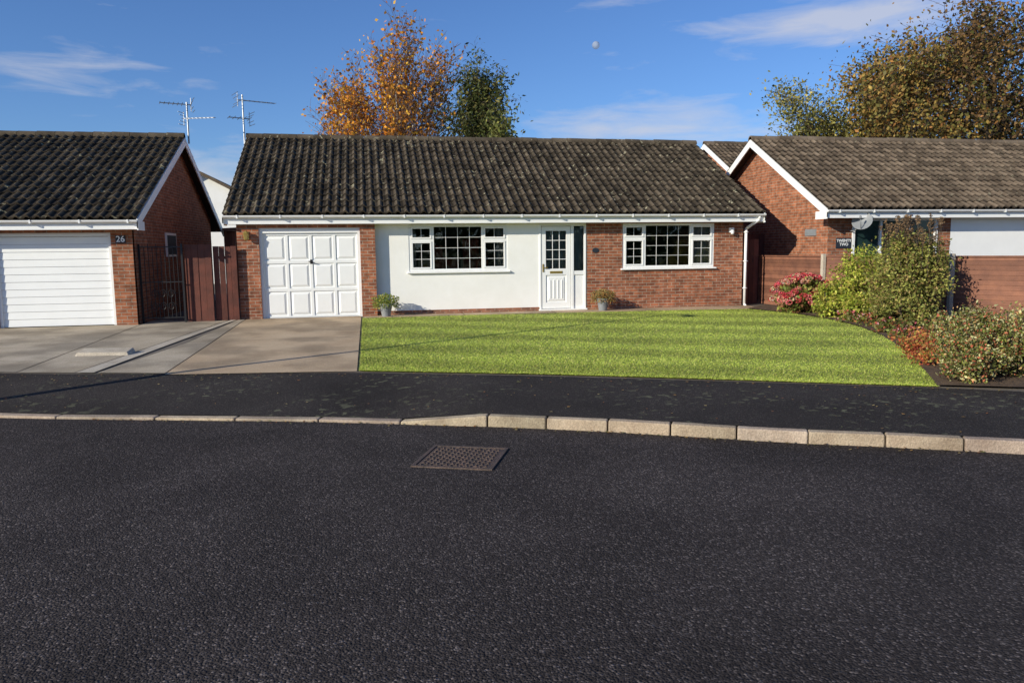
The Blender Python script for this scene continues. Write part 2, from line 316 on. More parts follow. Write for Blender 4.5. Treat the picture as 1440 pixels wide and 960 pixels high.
def quick(name,V,F,C,mat,parent):
    me=bpy.data.meshes.new(name);nv=len(V);k=F.shape[1];me.vertices.add(nv);me.vertices.foreach_set("co",V.astype(np.float32).ravel())
    me.loops.add(F.size);me.loops.foreach_set("vertex_index",F.astype(np.int32).ravel());me.polygons.add(len(F));me.polygons.foreach_set("loop_start",np.arange(0,F.size,k,dtype=np.int32))
    me.update(calc_edges=True);me.validate()
    ca=me.color_attributes.new("col",'FLOAT_COLOR','POINT');A=np.ones((nv,4),np.float32);A[:,:3]=C;ca.data.foreach_set("color",A.ravel())
    me.materials.append(mat);ob=bpy.data.objects.new(name,me);col.objects.link(ob)
    if parent: ob.parent=parent
    return ob
n=200000;u=rng.random(n);v=rng.random(n)**1.25
e=rng.random(n)<.03;v[e]=rng.random(e.sum())*.008-.006
e=rng.random(n)<.02;u[e]=rng.random(e.sum())*.004-.002
B=coons(u,v);hz=np.array([h(a,b) for a,b in B])+.010
ang=rng.random(n)*2*math.pi;hh=rng.uniform(.008,.022,n);wd=rng.uniform(.004,.009,n);ln=rng.normal(0,.02,(n,2))
V=np.zeros((n,3,3));V[:,0,0]=B[:,0]-np.cos(ang)*wd;V[:,0,1]=B[:,1]-np.sin(ang)*wd;V[:,1,0]=B[:,0]+np.cos(ang)*wd;V[:,1,1]=B[:,1]+np.sin(ang)*wd
V[:,0,2]=V[:,1,2]=hz;V[:,2,:2]=B+ln;V[:,2,2]=hz+hh
kk=stripe(B[:,0],B[:,1])*rng.uniform(.7,1.3,n);C=np.stack([.35*kk,.42*kk,.065*kk],1);yl=rng.random(n)<.14;C[yl]=np.stack([.50*kk[yl],.45*kk[yl],.14*kk[yl]],1)
quick("grass_blades",V.reshape(-1,3),np.arange(3*n).reshape(-1,3),np.repeat(C,3,axis=0),GRASSM,lw)
# driveway
dw=empty("driveway")
ribbon("slab_1",[(-2.78,10.98),(-2.78,14.4)],[(-.2,10.56),(-.2,14.4)],CON,.010,parent=dw)
ribbon("slab_2",[(-2.78,14.42),(-2.80,18.38)],[(-.2,14.42),(-.2,18.38)],CON,.010,parent=dw,c=.9)
ribbon("slab_3",[(-3.75,11.35),(-3.2,14.4)],[(-2.80,11.08),(-2.80,14.4)],CON2,.010,parent=dw)
ribbon("slab_4",[(-3.2,14.42),(-2.95,18.5)],[(-2.80,14.42),(-2.82,18.5)],CON2,.012,parent=dw)
ribbon("edging",[(-4.05,11.42),(-3.10,18.4)],[(-3.80,11.36),(-2.97,18.4)],CONL,.014,parent=dw)
ribbon("slab_5",[(-4.9,11.68),(-4.9,18.6)],[(-4.08,11.46),(-3.12,18.6)],CON2,.009,parent=dw)
ribbon("slab_6",[(-8,12.75),(-8,15.2)],[(-4.92,11.7),(-4.92,15.2)],CON2,.010,parent=dw)
ribbon("slab_7",[(-8,15.22),(-8,17.75)],[(-4.92,15.22),(-4.92,17.75)],CON2,.010,parent=dw)
m=MB()
m.cc=1;m.hex([(-4.66,13.12,h(-4.6,13)),(-3.80,12.98,h(-3.7,13)),(-3.78,13.32,h(-3.7,13.2)),(-4.64,13.46,h(-4.6,13.2)),(-4.62,13.16,.235),(-3.84,13.02,.235),(-3.82,13.30,.275),(-4.60,13.42,.275)])
m.obj("concrete_block",CONL,None,.012)
pt=empty("garden_path")
for i,(a,b) in enumerate([(-.15,2.2),(2.22,4.4),(4.42,6.8),(6.82,9.7)]):
    y0=[17.82,17.82,17.76,17.66][i];y1=[17.82,17.78,17.68,17.45][i]
    ribbon("paving_%d"%(i+1),[(a,y0),(a,18.54)],[(b,y1),(b,18.54)],CON,.014,parent=pt,nu=4)
ribbon("flower_bed_soil",LR,[(10.2,6.0),(11.8,8.4),(13.0,11.5),(12.1,13.6),(11.4,15),(10.6,16.5),(10.4,17.5),(10.3,18.5)],SOIL,.03,nv=14,nu=30)
# manhole
mh=empty("manhole_cover");A=Vector((.34,6.28,0));U_=(Vector((.92,6.05,0))-A)
V_=Vector((-U_.y,U_.x,0)).normalized()*.62;
def mp(u,v,z): return A+U_*u+V_*v+Vector((0,0,z))
m=MB()
def mbx(u0,u1,v0,v1,z0,z1): m.hex([mp(u0,v0,z0),mp(u1,v0,z0),mp(u1,v1,z0),mp(u0,v1,z0),mp(u0,v0,z1),mp(u1,v0,z1),mp(u1,v1,z1),mp(u0,v1,z1)])
for q in ((-.06,1.06,-.06,-.01),(-.06,1.06,1.01,1.06),(-.06,-.01,-.01,1.01),(1.01,1.06,-.01,1.01)): mbx(*q,-.02,.012)
mbx(0,.497,0,1,-.02,.006);mbx(.503,1,0,1,-.02,.006)
for i in range(14):
    for j in range(14):
        if (i+j)%2: u0=.03+i*.068;v0=.03+j*.068;mbx(u0,u0+.05,v0+.012,v0+.03,.006,.013)
        else: u0=.03+i*.068;v0=.03+j*.068;mbx(u0+.014,u0+.032,v0,v0+.05,.006,.013)
m.obj("cover_plate",IRON,mh)
# ------------------------------------------------------------ building parts
def slope(name,x0,x1,ye,ze,yr,zr,mat,parent,sp=.2):
    Ls=math.hypot(yr-ye,zr-ze);nc=max(3,round(Ls/.33));d=Vector((0,yr-ye,zr-ze))/Ls;nrm=Vector((0,-(zr-ze),abs(yr-ye))).normalized()
    if yr<ye: nrm=Vector((0,(zr-ze),abs(yr-ye))).normalized()
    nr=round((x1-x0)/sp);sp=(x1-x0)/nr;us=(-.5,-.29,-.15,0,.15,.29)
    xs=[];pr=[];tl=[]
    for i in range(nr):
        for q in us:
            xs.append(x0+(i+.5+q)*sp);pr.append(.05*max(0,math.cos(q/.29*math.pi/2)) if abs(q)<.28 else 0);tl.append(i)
    xs.append(x1);pr.append(0);tl.append(tl[-1])
    m=MB()
    for k in range(nc):
        a=k*Ls/nc;b=(k+1)*Ls/nc+.01
        js=[(random.uniform(-.009,.009),random.uniform(-.012,.012),jit(.6,1.4)) for _ in range(nr)]
        rows=[[],[],[]];cs=[]
        for x,p,t in zip(xs,pr,tl):
            j=js[t];base0=Vector((x,ye,ze))
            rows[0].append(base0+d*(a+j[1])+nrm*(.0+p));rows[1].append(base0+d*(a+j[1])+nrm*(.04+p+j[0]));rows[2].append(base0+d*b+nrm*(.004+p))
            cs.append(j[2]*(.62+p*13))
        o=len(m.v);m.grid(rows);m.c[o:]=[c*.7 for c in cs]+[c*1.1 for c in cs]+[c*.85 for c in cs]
    m.obj(name,mat,parent)
def ridge(name,x0,x1,y,z,mat,parent,r=.115):
    m=MB();n=round((x1-x0)/.45);l=(x1-x0)/n
    for i in range(n):
        c=jit(.85,1.6);m.cc=c;a=x0+i*l;b=a+l-.012;dz=random.uniform(-.009,.009)
        ra=r;rb=r-.006
        m.grid([[(xx,y+rr*1.05*math.cos(t),z-.03+dz+rr*math.sin(t)) for t in np.linspace(-.25,math.pi+.25,10)] for xx,rr in ((a,rb-.03),(a,ra),(b,rb),(b,rb-.03))])
    m.obj(name,mat,parent)
def shell(par,x0,x1,wy,wyb,vx0,vx1,ye,ze,yr,zr,roof,brick,z0=.1,vents=True):
    sl=(zr-ze)/(yr-ye);yb=2*yr-ye
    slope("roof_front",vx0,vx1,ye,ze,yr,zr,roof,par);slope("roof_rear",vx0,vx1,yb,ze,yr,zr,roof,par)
    ridge("ridge_tiles",vx0-.01,vx1+.01,yr,zr+.035,roof,par)
    m=MB();m.hex([(vx0+.04,ye+.05,ze-.05),(vx1-.04,ye+.05,ze-.05),(vx1-.04,yr,zr-.05),(vx0+.04,yr,zr-.05),(vx0+.04,ye+.05,ze-.01),(vx1-.04,ye+.05,ze-.01),(vx1-.04,yr,zr-.015),(vx0+.04,yr,zr-.015)])
    m.hex([(vx0+.04,yr,zr-.05),(vx1-.04,yr,zr-.05),(vx1-.04,yb-.05,ze-.05),(vx0+.04,yb-.05,ze-.05),(vx0+.04,yr,zr-.015),(vx1-.04,yr,zr-.015),(vx1-.04,yb-.05,ze-.01),(vx0+.04,yb-.05,ze-.01)])
    m.obj("roof_deck",BARK,par)
    m=MB()
    for X in (vx0-.012,vx1-.018):
        for y_a,y_b in ((ye+.02,yr),(yb-.02,yr)):
            q=[(X,y_a,ze-.20),(X+.03,y_a,ze-.20),(X+.03,y_b,zr-.21),(X,y_b,zr-.21),(X,y_a,ze+.0),(X+.03,y_a,ze+.0),(X+.03,y_b,zr+.0),(X,y_b,zr+.0)]
            m.hex(q)
        m.box(X+.002,X+.028,ye+.02,wy,ze-.24,ze-.05)
    m.box(vx0+.02,vx1-.02,ye+.07,ye+.09,ze-.22,ze-.02)
    m.box(vx0+.02,vx1-.02,ye+.09,wy+.02,ze-.215,ze-.20)
    m.obj("fascia",WH,par)
    m=MB();gy=ye+.015;gz=ze-.03;rr=.056
    m.grid([[(xx,gy+rr*math.cos(t),gz+rr*math.sin(t)) for t in np.linspace(math.pi,2*math.pi,9)] for xx in (vx0,vx1)])
    m.grid([[(xx,gy+(rr-.005)*math.cos(t),gz+(rr-.005)*math.sin(t)+.001) for t in np.linspace(math.pi,2*math.pi,9)] for xx in (vx0,vx1)])
    for xx in (vx0,vx1): m.poly([(xx,gy+rr*math.cos(t),gz+rr*math.sin(t)) for t in np.linspace(math.pi,2*math.pi,9)])
    x=vx0+.3
    while x<vx1:
        m.box(x,x+.03,gy-.064,gy+.062,gz-.066,gz-.054);m.box(x,x+.03,gy-.066,gy-.058,gz-.06,gz+.008);x+=.93
    m.obj("gutter",WH,par)
    m=MB()
    def zt(y): return ze+sl*(min(y,2*yr-y)-ye)-.06
    for xa,xb in ((x0,x0+.1),(x1-.1,x1)):
        prof=[(wy,z0),(wyb,z0),(wyb,zt(wyb)),(yr,zt(yr)),(wy,zt(wy))]
        o=len(m.v);m.v+=[(xa,*p) for p in prof]+[(xb,*p) for p in prof];m.c+=[1]*10
        m.f.append((4+o,3+o,2+o,1+o,0+o));m.f.append(tuple(o+5+i for i in range(5)))
        for i in range(5): j=(i+1)%5;m.f.append((o+i,o+j,o+5+j,o+5+i))
    m.box(x0+.1,x1-.1,wyb-.1,wyb,z0,ze-.1)
    m.obj("gable_walls",brick,par)
def window(name,par,x0,x1,z0,z1,y,cols,tz,sash):
    e=par;m=MB();f=.055;yf=y-.02;yb=y+.05
    m.box(x0,x1,yf,yb,z0,z0+f);m.box(x0,x1,yf,yb,z1-f,z1);m.box(x0,x0+f,yf+.002,yb,z0+f,z1-f);m.box(x1-f,x1,yf+.002,yb,z0+f,z1-f)
    for c in cols: m.box(c-f/2,c+f/2,yf+.001,yb,z0+f,z1-f)
    m.hex([(x0-.05,y-.10,z0-.045),(x1+.05,y-.10,z0-.045),(x1+.05,y+.02,z0-.045),(x0-.05,y+.02,z0-.045),(x0-.05,y-.10,z0-.02),(x1+.05,y-.10,z0-.02),(x1+.05,y-.021,z0-.001),(x0-.05,y-.021,z0-.001)])
    lights=[]
    xs=[x0+f]+[c for c in cols]+[x1-f];n=len(xs)-1
    for i in range(n):
        a=xs[i]+(f/2 if i else 0);b=xs[i+1]-(f/2 if i<n-1 else 0)
        if i in sash:
            m.box(a,b,yf+.001,yb,tz-f/2,tz+f/2);lights+= [(a,b,z0+f,tz-f/2,2,3,True),(a,b,tz+f/2,z1-f,2,1,True)]
        else: lights.append((a,b,z0+f,z1-f,4,4,False))
    g=MB()
    for a,b,c,d,nx,nz_,s in lights:
        if s:
            t=.042
            m.box(a+.003,b-.003,yf-.014,yf+.03,c+.003,c+t);m.box(a+.003,b-.003,yf-.014,yf+.03,d-t,d-.003);m.box(a+.003,a+t,yf-.013,yf+.03,c+t,d-t);m.box(b-t,b-.003,yf-.013,yf+.03,c+t,d-t)
            a+=t;b-=t;c+=t;d-=t
        g.poly([(a,y+.02,c),(b,y+.02,c),(b,y+.02,d),(a,y+.02,d)])
        for k in range(1,nx): xx=a+(b-a)*k/nx;m.box(xx-.005,xx+.005,y+.006,y+.014,c,d)
        for k in range(1,nz_): zz=c+(d-c)*k/nz_;m.box(a,b,y+.005,y+.013,zz-.005,zz+.005)
    m.obj(name+"_frame",WH,par,.004);g.obj(name+"_glass",GL,par)
def curtain(name,par,x0,x1,z0,z1,y,mat,amp=.03):
    m=MB();n=int((x1-x0)/.015)+2;xs=np.linspace(x0,x1,n);m.grid([[(x,y+amp*math.sin(x*55)+amp*.4*math.sin(x*23),z) for x in xs] for z in (z0,z1)]);m.obj(name,mat,par)
# ---- main bungalow
H=empty("bungalow",(0,0,0));WY=18.55;GY=18.36
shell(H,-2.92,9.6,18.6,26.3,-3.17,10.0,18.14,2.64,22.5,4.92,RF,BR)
zs=2.46;zb=.12
m=MB();m.box(-2.92,-2.44,GY,GY+.3,zb,zs);m.box(-.17,.18,GY,GY+.3,zb,zs);m.box(-2.44,-.17,GY,GY+.2,2.34,zs)
m.box(-2.92,-2.82,GY+.3,18.6,zb,zs);m.box(.18,4.17,WY-.012,WY+.1,zb,.35)
for a,b,c,d in ((5.37,6.33,zb,zs),(8.80,9.6,zb,zs),(6.33,8.80,zb,1.28),(6.33,8.80,2.405,zs)): m.box(a,b,WY,WY+.12,c,d)
m.obj("brick_walls",BR,H)
m=MB()
for a,b,c,d in ((.182,.97,.352,zs),(3.38,4.17,.352,zs),(.97,3.38,.352,1.28),(.97,3.38,2.405,zs),(4.17,5.37,2.40,zs)): m.box(a,b,WY,WY+.12,c,d)
m.obj("rendered_wall",REN,H)
window("lounge_window",H,.97,3.38,1.285,2.40,WY+.03,(1.55,2.76),2.03,(0,2))
window("bedroom_window",H,6.33,8.80,1.285,2.40,WY+.03,(6.92,8.16),2.03,(0,2))
m=MB();m.box(-2.7,9.4,22.4,22.5,.2,2.6);m.box(-.1,0.0,18.7,22.4,.2,2.6);m.box(5.5,5.6,18.7,22.4,.2,2.6);m.box(4.05,4.12,18.7,22.4,.2,2.6);m.box(-2.7,9.4,18.7,22.4,2.5,2.52);m.obj("inner_walls",INT,H)
m=MB();m.box(-2.7,9.4,18.66,22.4,.2,.3);m.obj("floor",INTF,H)
curtain("curtain_1",H,1.0,1.16,1.0,2.4,18.78,NET);curtain("curtain_2",H,3.12,3.33,1.0,2.4,18.78,NET);curtain("curtain_3",H,8.35,8.75,1.0,2.4,18.78,NET,.02);curtain("curtain_4",H,6.38,6.5,1.0,2.4,18.78,NET,.02)
curtain("curtain_5",H,2.30,2.70,1.0,2.05,18.80,CURT,.02);curtain("curtain_6",H,1.60,1.80,1.0,1.9,18.80,CURT,.02)
m=MB();m.box(1.5,3.2,18.95,19.4,.3,1.25);m.box(1.6,2.2,18.90,19.1,1.25,1.62);m.box(2.35,2.95,18.90,19.1,1.25,1.65);m.box(1.3,1.5,18.98,19.4,.3,1.4);m.obj("red_reflection_boxes",CURT,H,.05)  # sofa-shaped red boxes, added to stand in for a reflection in the glass
m=MB()
m.box(6.9,7.9,21.3,22.3,.3,1.6);m.obj("cupboard",INTF,H,.02)
# front door
m=MB();y=WY+.02;f=.05
m.box(4.17,4.22,y-.04,y+.06,.30,2.40);m.box(4.98,5.05,y-.04,y+.06,.30,2.40);m.box(5.32,5.37,y-.04,y+.06,.30,2.40);m.box(4.22,4.98,y-.04,y+.06,2.35,2.40);m.box(5.05,5.32,y-.04,y+.06,2.35,2.40)
m.box(4.15,5.39,y-.09,y+.05,.25,.30)
a,b=4.23,4.97
m.box(a,a+.11,y-.025,y+.03,.31,2.34);m.box(b-.11,b,y-.025,y+.03,.31,2.34);m.box(a+.11,b-.11,y-.025,y+.03,2.23,2.34);m.box(a+.11,b-.11,y-.025,y+.03,1.14,1.30);m.box(a+.11,b-.11,y-.025,y+.03,.31,.46)
m.box(a+.11,b-.11,y-.005,y+.02,.46,1.14)
m.frus(a+.15,b-.15,.50,1.10,y-.005,y-.022,.02)
for k in range(4): xx=a+.2+k*.1;m.box(xx,xx+.03,y-.034,y-.02,.56,1.02)
for k in range(1,3): xx=a+.11+(b-a-.22)*k/3;m.box(xx-.008,xx+.008,y-.012,y-.004,1.30,2.23)
for k in range(1,4): zz=1.30+.93*k/4;m.box(a+.11,b-.11,y-.013,y-.005,zz-.008,zz+.008)
m.box(5.05,5.32,y-.01,y+.03,.30,1.14);m.box(5.05,5.32,y-.03,y+.03,1.14,1.24)
m.obj("front_door",WH,H,.005)
m=MB();m.poly([(a+.11,y+.003,1.30),(b-.11,y+.003,1.30),(b-.11,y+.003,2.23),(a+.11,y+.003,2.23)]);m.poly([(5.05,y+.012,1.24),(5.32,y+.012,1.24),(5.32,y+.012,2.35),(5.05,y+.012,2.35)]);m.obj("door_glass",GL,H)
curtain("door_net",H,4.3,5.34,.4,2.33,WY+.16,NET,.012)
m=MB();m.box(4.44,4.76,y-.036,y-.026,1.18,1.24);m.box(4.25,4.285,y-.04,y-.026,1.22,1.42);m.bar((4.27,y-.06,1.33),(4.38,y-.06,1.33),.018,.018);m.bar((4.27,y-.06,1.33),(4.27,y-.03,1.33),.016,.016,Vector((1,0,0)));m.obj("door_furniture",BRASS,H,.003)
# garage door
m=MB();y=GY+.10
m.box(-2.44,-2.38,y-.05,y+.05,.24,2.30);m.box(-.23,-.17,y-.05,y+.05,.24,2.30);m.box(-2.44,-.17,y-.052,y+.05,2.22,2.34)
m.box(-2.38,-.23,y+.01,y+.03,.25,2.22)
cw=2.15/4;rh=(2.20-.27)/3
for i in range(5): xx=-2.38+i*cw;m.box(max(-2.378,xx-.03),min(-.232,xx+.03),y-.010,y+.01,.27,2.21)
for j in range(4): zz=.27+j*rh;m.box(-2.378,-.232,y-.011,y+.01,max(.262,zz-.035),min(2.215,zz+.035))
for i in range(4):
    for j in range(3):
        x0=-2.38+i*cw+.055;x1=-2.38+(i+1)*cw-.055;z0=.27+j*rh+.06;z1=.27+(j+1)*rh-.06
        m.frus(x0,x1,z0,z1,y+.01,y-.012,.05)
m.obj("garage_door",GD,H)
m=MB();zc=.27+2*rh;m.tube((-1.30,y-.01,zc),(-1.30,y-.06,zc),.02,.016);m.bar((-1.36,y-.06,zc+.01),(-1.24,y-.06,zc-.02),.02,.022);m.box(-1.33,-1.27,y-.016,y-.010,zc-.05,zc+.05);m.obj("garage_handle",BLK,H,.003)
m=MB();lx=-2.70;ly=GY
m.box(lx-.05,lx+.05,ly-.02,ly,2.08,2.26);m.bar((lx,ly-.02,2.24),(lx,ly-.11,2.26),.015,.015)
m.lathe((lx,ly-.11,2.08),[(.02,-.02),(.045,0),(.065,.13),(.075,.135),(.03,.18),(.008,.2)],6);m.obj("wall_lantern",BRASS,H)
m=MB();m.box(9.2,9.32,WY-.06,WY,2.16,2.28);m.lathe((9.26,WY-.09,2.12),[(.0,0),(.04,.0),(.05,.06),(.03,.1),(0,.1)],8);m.obj("security_light",WH,H)
m=MB();m.lathe((0,0,0),[(0,.012),(.085,.012),(.09,.006),(.09,0)],20);pq=m.obj("door_plaque",SLATE,H);pq.rotation_euler=(R(90),0,0);pq.location=(5.62,WY,1.74);pq.scale=(1,.7,1)
m=MB();X=9.66;m.path([(9.85,18.17,2.60),(9.85,18.17,2.48),(9.66,18.5,2.25),(9.66,18.5,.3),(9.66,18.42,.24)],.036,10)
for z in (.7,1.4,2.15): m.box(X-.05,X+.05,18.46,18.54,z,z+.03)
m.obj("downpipe",WH,H,smooth=True)
m=MB();m.cc=1
m.box(2.25,2.42,WY-.018,WY-.01,.19,.24);m.box(2.52,2.70,WY-.018,WY-.01,.19,.24);m.obj("air_bricks",WOODR,H)
# ---- aerials
def aerial(name,x,y,z0,z1,arms):
    e=empty(name);m=MB();m.tube((x,y,z0),(x,y,z1),.024,.022,8)
    for (za,dx0,dx1,dy,ne,el_,vert) in arms:
        a=Vector((x+dx0,y+dy*dx0,za));b=Vector((x+dx1,y+dy*dx1,za));m.bar(a,b,.025,.025)
        d=(b-a).normalized();sd=Vector((0,0,1)) if vert else Vector((-d.y,d.x,.12)).normalized()
        for i in range(ne):
            p=a+(b-a)*(i/(ne-1));l=el_*(1-.45*i/ne);m.tube(p-sd*l/2,p+sd*l/2,.008,.008,5)
        for q in (-.16,-.08,.08,.16): p=a+Vector((0,0,q))-d*abs(q)*.4;m.tube(p-Vector((-d.y,d.x,0))*el_*.6,p+Vector((-d.y,d.x,0))*el_*.6,.008,.008,5)
        m.tube(a-Vector((0,0,.18)),a+Vector((0,0,.18)),.01,.01,5)
    m.obj("mast_and_elements",ALU,e);return e
aerial("tv_aerial",-4.62,22.2,4.7,5.78,[(5.72,.10,-.62,.35,8,.34,False),(5.36,-.10,.72,-.3,9,.26,False)])
aerial("tv_aerial",-3.22,22.4,4.7,6.05,[(5.90,-.12,.80,.45,9,.5,False),(5.42,.15,-.35,.5,5,.4,False)])
# ---- left bungalow (no. 26)
Lh=empty("bungalow",(0,0,0))
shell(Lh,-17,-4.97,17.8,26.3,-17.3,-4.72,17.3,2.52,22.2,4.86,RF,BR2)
m=MB();m.box(-5.40,-4.97,17.76,17.9,.1,2.32);m.box(-8.1,-7.7,17.76,17.9,.1,2.32);m.box(-17,-8.1,17.76,17.9,.1,2.32);m.box(-7.7,-5.4,17.76,17.9,2.24,2.32);m.obj("front_walls",BR2,Lh)
m=MB();m.box(-5.46,-5.40,17.80,17.86,.26,2.24);m.box(-7.7,-7.64,17.80,17.86,.26,2.24);m.box(-7.64,-5.46,17.80,17.86,2.17,2.24)
for i in range(12): z=.27+i*.158;m.hex([(-7.64,17.84,z),(-5.46,17.84,z),(-5.46,17.87,z),(-7.64,17.87,z),(-7.64,17.852,z+.154),(-5.46,17.852,z+.154),(-5.46,17.87,z+.154),(-7.64,17.87,z+.154)])
m.obj("garage_door",GD,Lh)
m=MB();m.box(-5.30,-5.10,17.745,17.76,2.02,2.18);m.obj("number_plaque",SLATE,Lh)
def text(s,loc,size,mat,par,sp=1.0):
    t=bpy.data.curves.new(s,"FONT");t.body=s;t.size=size;t.align_x='CENTER';t.align_y='CENTER';t.extrude=.002;t.space_line=sp;t.offset=.002
    o=bpy.data.objects.new("lettering",t);col.objects.link(o);o.location=loc;o.rotation_euler=(R(90),0,0);t.materials.append(mat);o.parent=par;return o
text("26",(-5.20,17.742,2.10),.18,WH,Lh)
m=MB();m.box(-4.99,-4.93,20.5,21.5,1.7,2.3);m.obj("side_window_frame",WH,Lh);m=MB();m.box(-4.928,-4.925,20.56,21.44,1.76,2.24);m.obj("side_window_glass",SLATE,Lh)
# ---- right bungalow (22)
Rhh=empty("bungalow",(0,0,0))
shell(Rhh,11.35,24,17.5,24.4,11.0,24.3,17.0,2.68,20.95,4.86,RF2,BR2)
m=MB();m.box(11.45,12.02,17.5,17.62,.1,2.48);m.box(14.45,14.85,17.5,17.62,.1,2.48);m.box(17.2,24,17.5,17.62,.1,2.48);m.box(12.02,14.45,17.5,17.62,.1,1.0);m.obj("front_walls",BR2,Rhh)
m=MB();m.box(12.02,12.09,17.47,17.6,1.0,2.40);m.box(14.38,14.45,17.47,17.6,1.0,2.40);m.box(12.02,14.45,17.46,17.6,2.40,2.48);m.box(11.98,14.49,17.44,17.6,.95,1.0);m.box(14.85,17.2,17.5,17.62,.3,2.48);m.box(13.6,13.66,17.48,17.6,1.0,2.40);m.box(12.8,12.86,17.48,17.6,1.0,2.40);m.obj("white_window_frame",WH,Rhh)
m=MB();m.box(12.09,14.38,17.54,17.6,1.0,2.40)
m.obj("window_glazing",TEAL,Rhh)
m=MB();m.box(11.58,12.01,17.485,17.5,1.72,1.98);m.obj("name_plaque",SLATE,Rhh)
text("TWENTY\nTWO",(11.795,17.483,1.86),.098,WH,Rhh,.95)
m=MB();m.box(11.33,11.35,18.0,18.5,2.05,2.22);m.obj("wall_vent",GREY,Rhh)
sd=empty("satellite_dish");m=MB();m.lathe((0,0,0),[(0,0),(.1,.008),(.2,.033),(.28,.066),(.285,.066),(.2,.028),(0,-.006)],20);m.bar((0,-.26,.06),(0,-.05,.33),.02,.02);m.tube((0,-.07,.30),(0,-.02,.38),.03,.03)
d=m.obj("dish",GREY,sd,smooth=True);d.rotation_euler=Vector((-.55,-.55,.42)).to_track_quat('Z','Y').to_euler();d.location=(12.02,17.1,2.36);d.scale=(.85,.85,.85)
m=MB();m.path([(11.96,17.5,2.15),(11.96,17.3,2.15),(12.0,17.15,2.32)],.015);m.obj("bracket",GREY,sd)
# ---- background houses
B1=empty("bungalow");shell(B1,14.0,26,26.6,34,13.7,26.3,26,3.9,30,5.98,RF2,BR2)
B2=empty("house");m=MB()
m.poly([(-12,40,0),(-6.2,40,0),(-6.2,40,4.7),(-8.0,40,5.65),(-12,40,3.6)][:]);m.box(-6.25,-6.2,40,48,0,4.7);m.obj("walls",REN,B2)
m=MB();m.hex([(-8.0,39.7,5.62),(-5.9,39.7,4.50),(-5.9,48,4.50),(-8.0,48,5.62),(-8.0,39.7,5.78),(-5.9,39.7,4.66),(-5.9,48,4.66),(-8.0,48,5.78)]);m.hex([(-12.3,39.7,3.4),(-8,39.7,5.62),(-8,48,5.62),(-12.3,48,3.4),(-12.3,39.7,3.56),(-8,39.7,5.78),(-8,48,5.78),(-12.3,48,3.56)]);m.obj("roof",RF2,B2)
# ------------------------------------------------------------ fences and gates
def fence(name,segs,z1,mat,bw=.1,gap=.006,horiz=False,posts=None):
    e=empty(name);m=MB()
    for (a,b) in segs:
        a=Vector((*a,0));b=Vector((*b,0));Ls=(b-a).length;d=(b-a)/Ls;nn=Vector((d.y,-d.x,0))
        if horiz:
            z=.26
            while z<z1-.02:
                m.cc=jit(.7,1.25);zt=min(z+.115,z1)
                m.hex([a+Vector((0,0,z)),b+Vector((0,0,z)),b-nn*.02+Vector((0,0,z)),a-nn*.02+Vector((0,0,z)),a-nn*.012+Vector((0,0,zt)),b-nn*.012+Vector((0,0,zt)),b-nn*.02+Vector((0,0,zt)),a-nn*.02+Vector((0,0,zt))]);z+=.10
            m.cc=1;m.bar(a+Vector((0,0,z1+.01)),b+Vector((0,0,z1+.01)),.05,.03)
        else:
            n=int(Ls/bw)
            for i in range(n):
                m.cc=jit(.65,1.3);p=a+d*(i*Ls/n+gap/2);q=a+d*((i+1)*Ls/n-gap/2);o=nn*random.uniform(0,.008)+nn*(.012 if i%2 else 0)
                zt=z1+random.uniform(-.008,.008)
                m.hex([p+o+Vector((0,0,.24)),q+o+Vector((0,0,.24)),q+o-nn*.02+Vector((0,0,.24)),p+o-nn*.02+Vector((0,0,.24)),p+o+Vector((0,0,zt)),q+o+Vector((0,0,zt)),q+o-nn*.02+Vector((0,0,zt)),p+o-nn*.02+Vector((0,0,zt))])
            m.cc=.8
            for zz in (.5,z1-.25): m.bar(a-nn*.04+Vector((0,0,zz)),b-nn*.04+Vector((0,0,zz)),.04,.07)
    m.obj("boards",mat,e)
    if posts:
        m=MB()
        for x,y,zt in posts: m.box(x-.045,x+.045,y-.045,y+.045,.1,zt)
        m.obj("posts",CONL,e,.01)
    return e
fence("side_gate",[((-4.02,18.15),(-3.45,18.15))],1.98,WOOD,.115)
fence("wooden_fence",[((-3.43,18.22),(-2.93,18.26))],1.93,WOOD,.12)
e=empty("iron_gate");m=MB();y=18.05
for x in (-4.93,-4.05): m.box(x-.02,x+.02,y-.02,y+.02,.22,2.0)
for z in (.36,1.15,1.92): m.box(-4.91,-4.07,y-.012,y+.012,z,z+.022)
for i in range(9): x=-4.83+i*.085;m.tube((x,y,.36),(x,y,2.0 if i%2 else 1.93),.009,.009,6)
for cx in (-4.66,-4.49,-4.32):
    for cz in (.62,.9):
        pts=[(cx+.075*math.cos(t)*(1-t/14),y-.012,cz+.1*math.sin(t)*(1-t/14)) for t in np.linspace(0,8,22)];m.path(pts,.008,5)
m.obj("bars",BLK,e)
e=empty("garden_shed");m=MB();m.cc=1
for i in range(20): x=-4.7+i*.09;m.cc=jit(.7,1.3);m.box(x,x+.085,27,27.03,.2,2.5)
m.hex([(-4.9,26.8,2.5),(-2.9,26.8,2.6),(-2.9,29,2.6),(-4.9,29,2.5),(-4.9,26.8,2.58),(-2.9,26.8,2.68),(-2.9,29,2.68),(-4.9,29,2.58)]);m.obj("boards",WOODR,e)
fence("side_gate",[((9.72,19.2),(10.4,19.2))],1.98,WOOD,.12)
e=fence("wooden_fence",[((10.42,19.2),(10.6,16.5)),((10.6,16.5),(11.3,15.25)),((11.3,15.25),(11.98,14.05)),((11.98,14.05),(13.05,12.4)),((13.05,12.4),(14.0,10.9))],1.53,WOODR,horiz=True,posts=[(10.58,16.45,1.6),(11.28,15.2,1.6),(11.96,14.0,1.6),(13.03,12.35,1.6)])
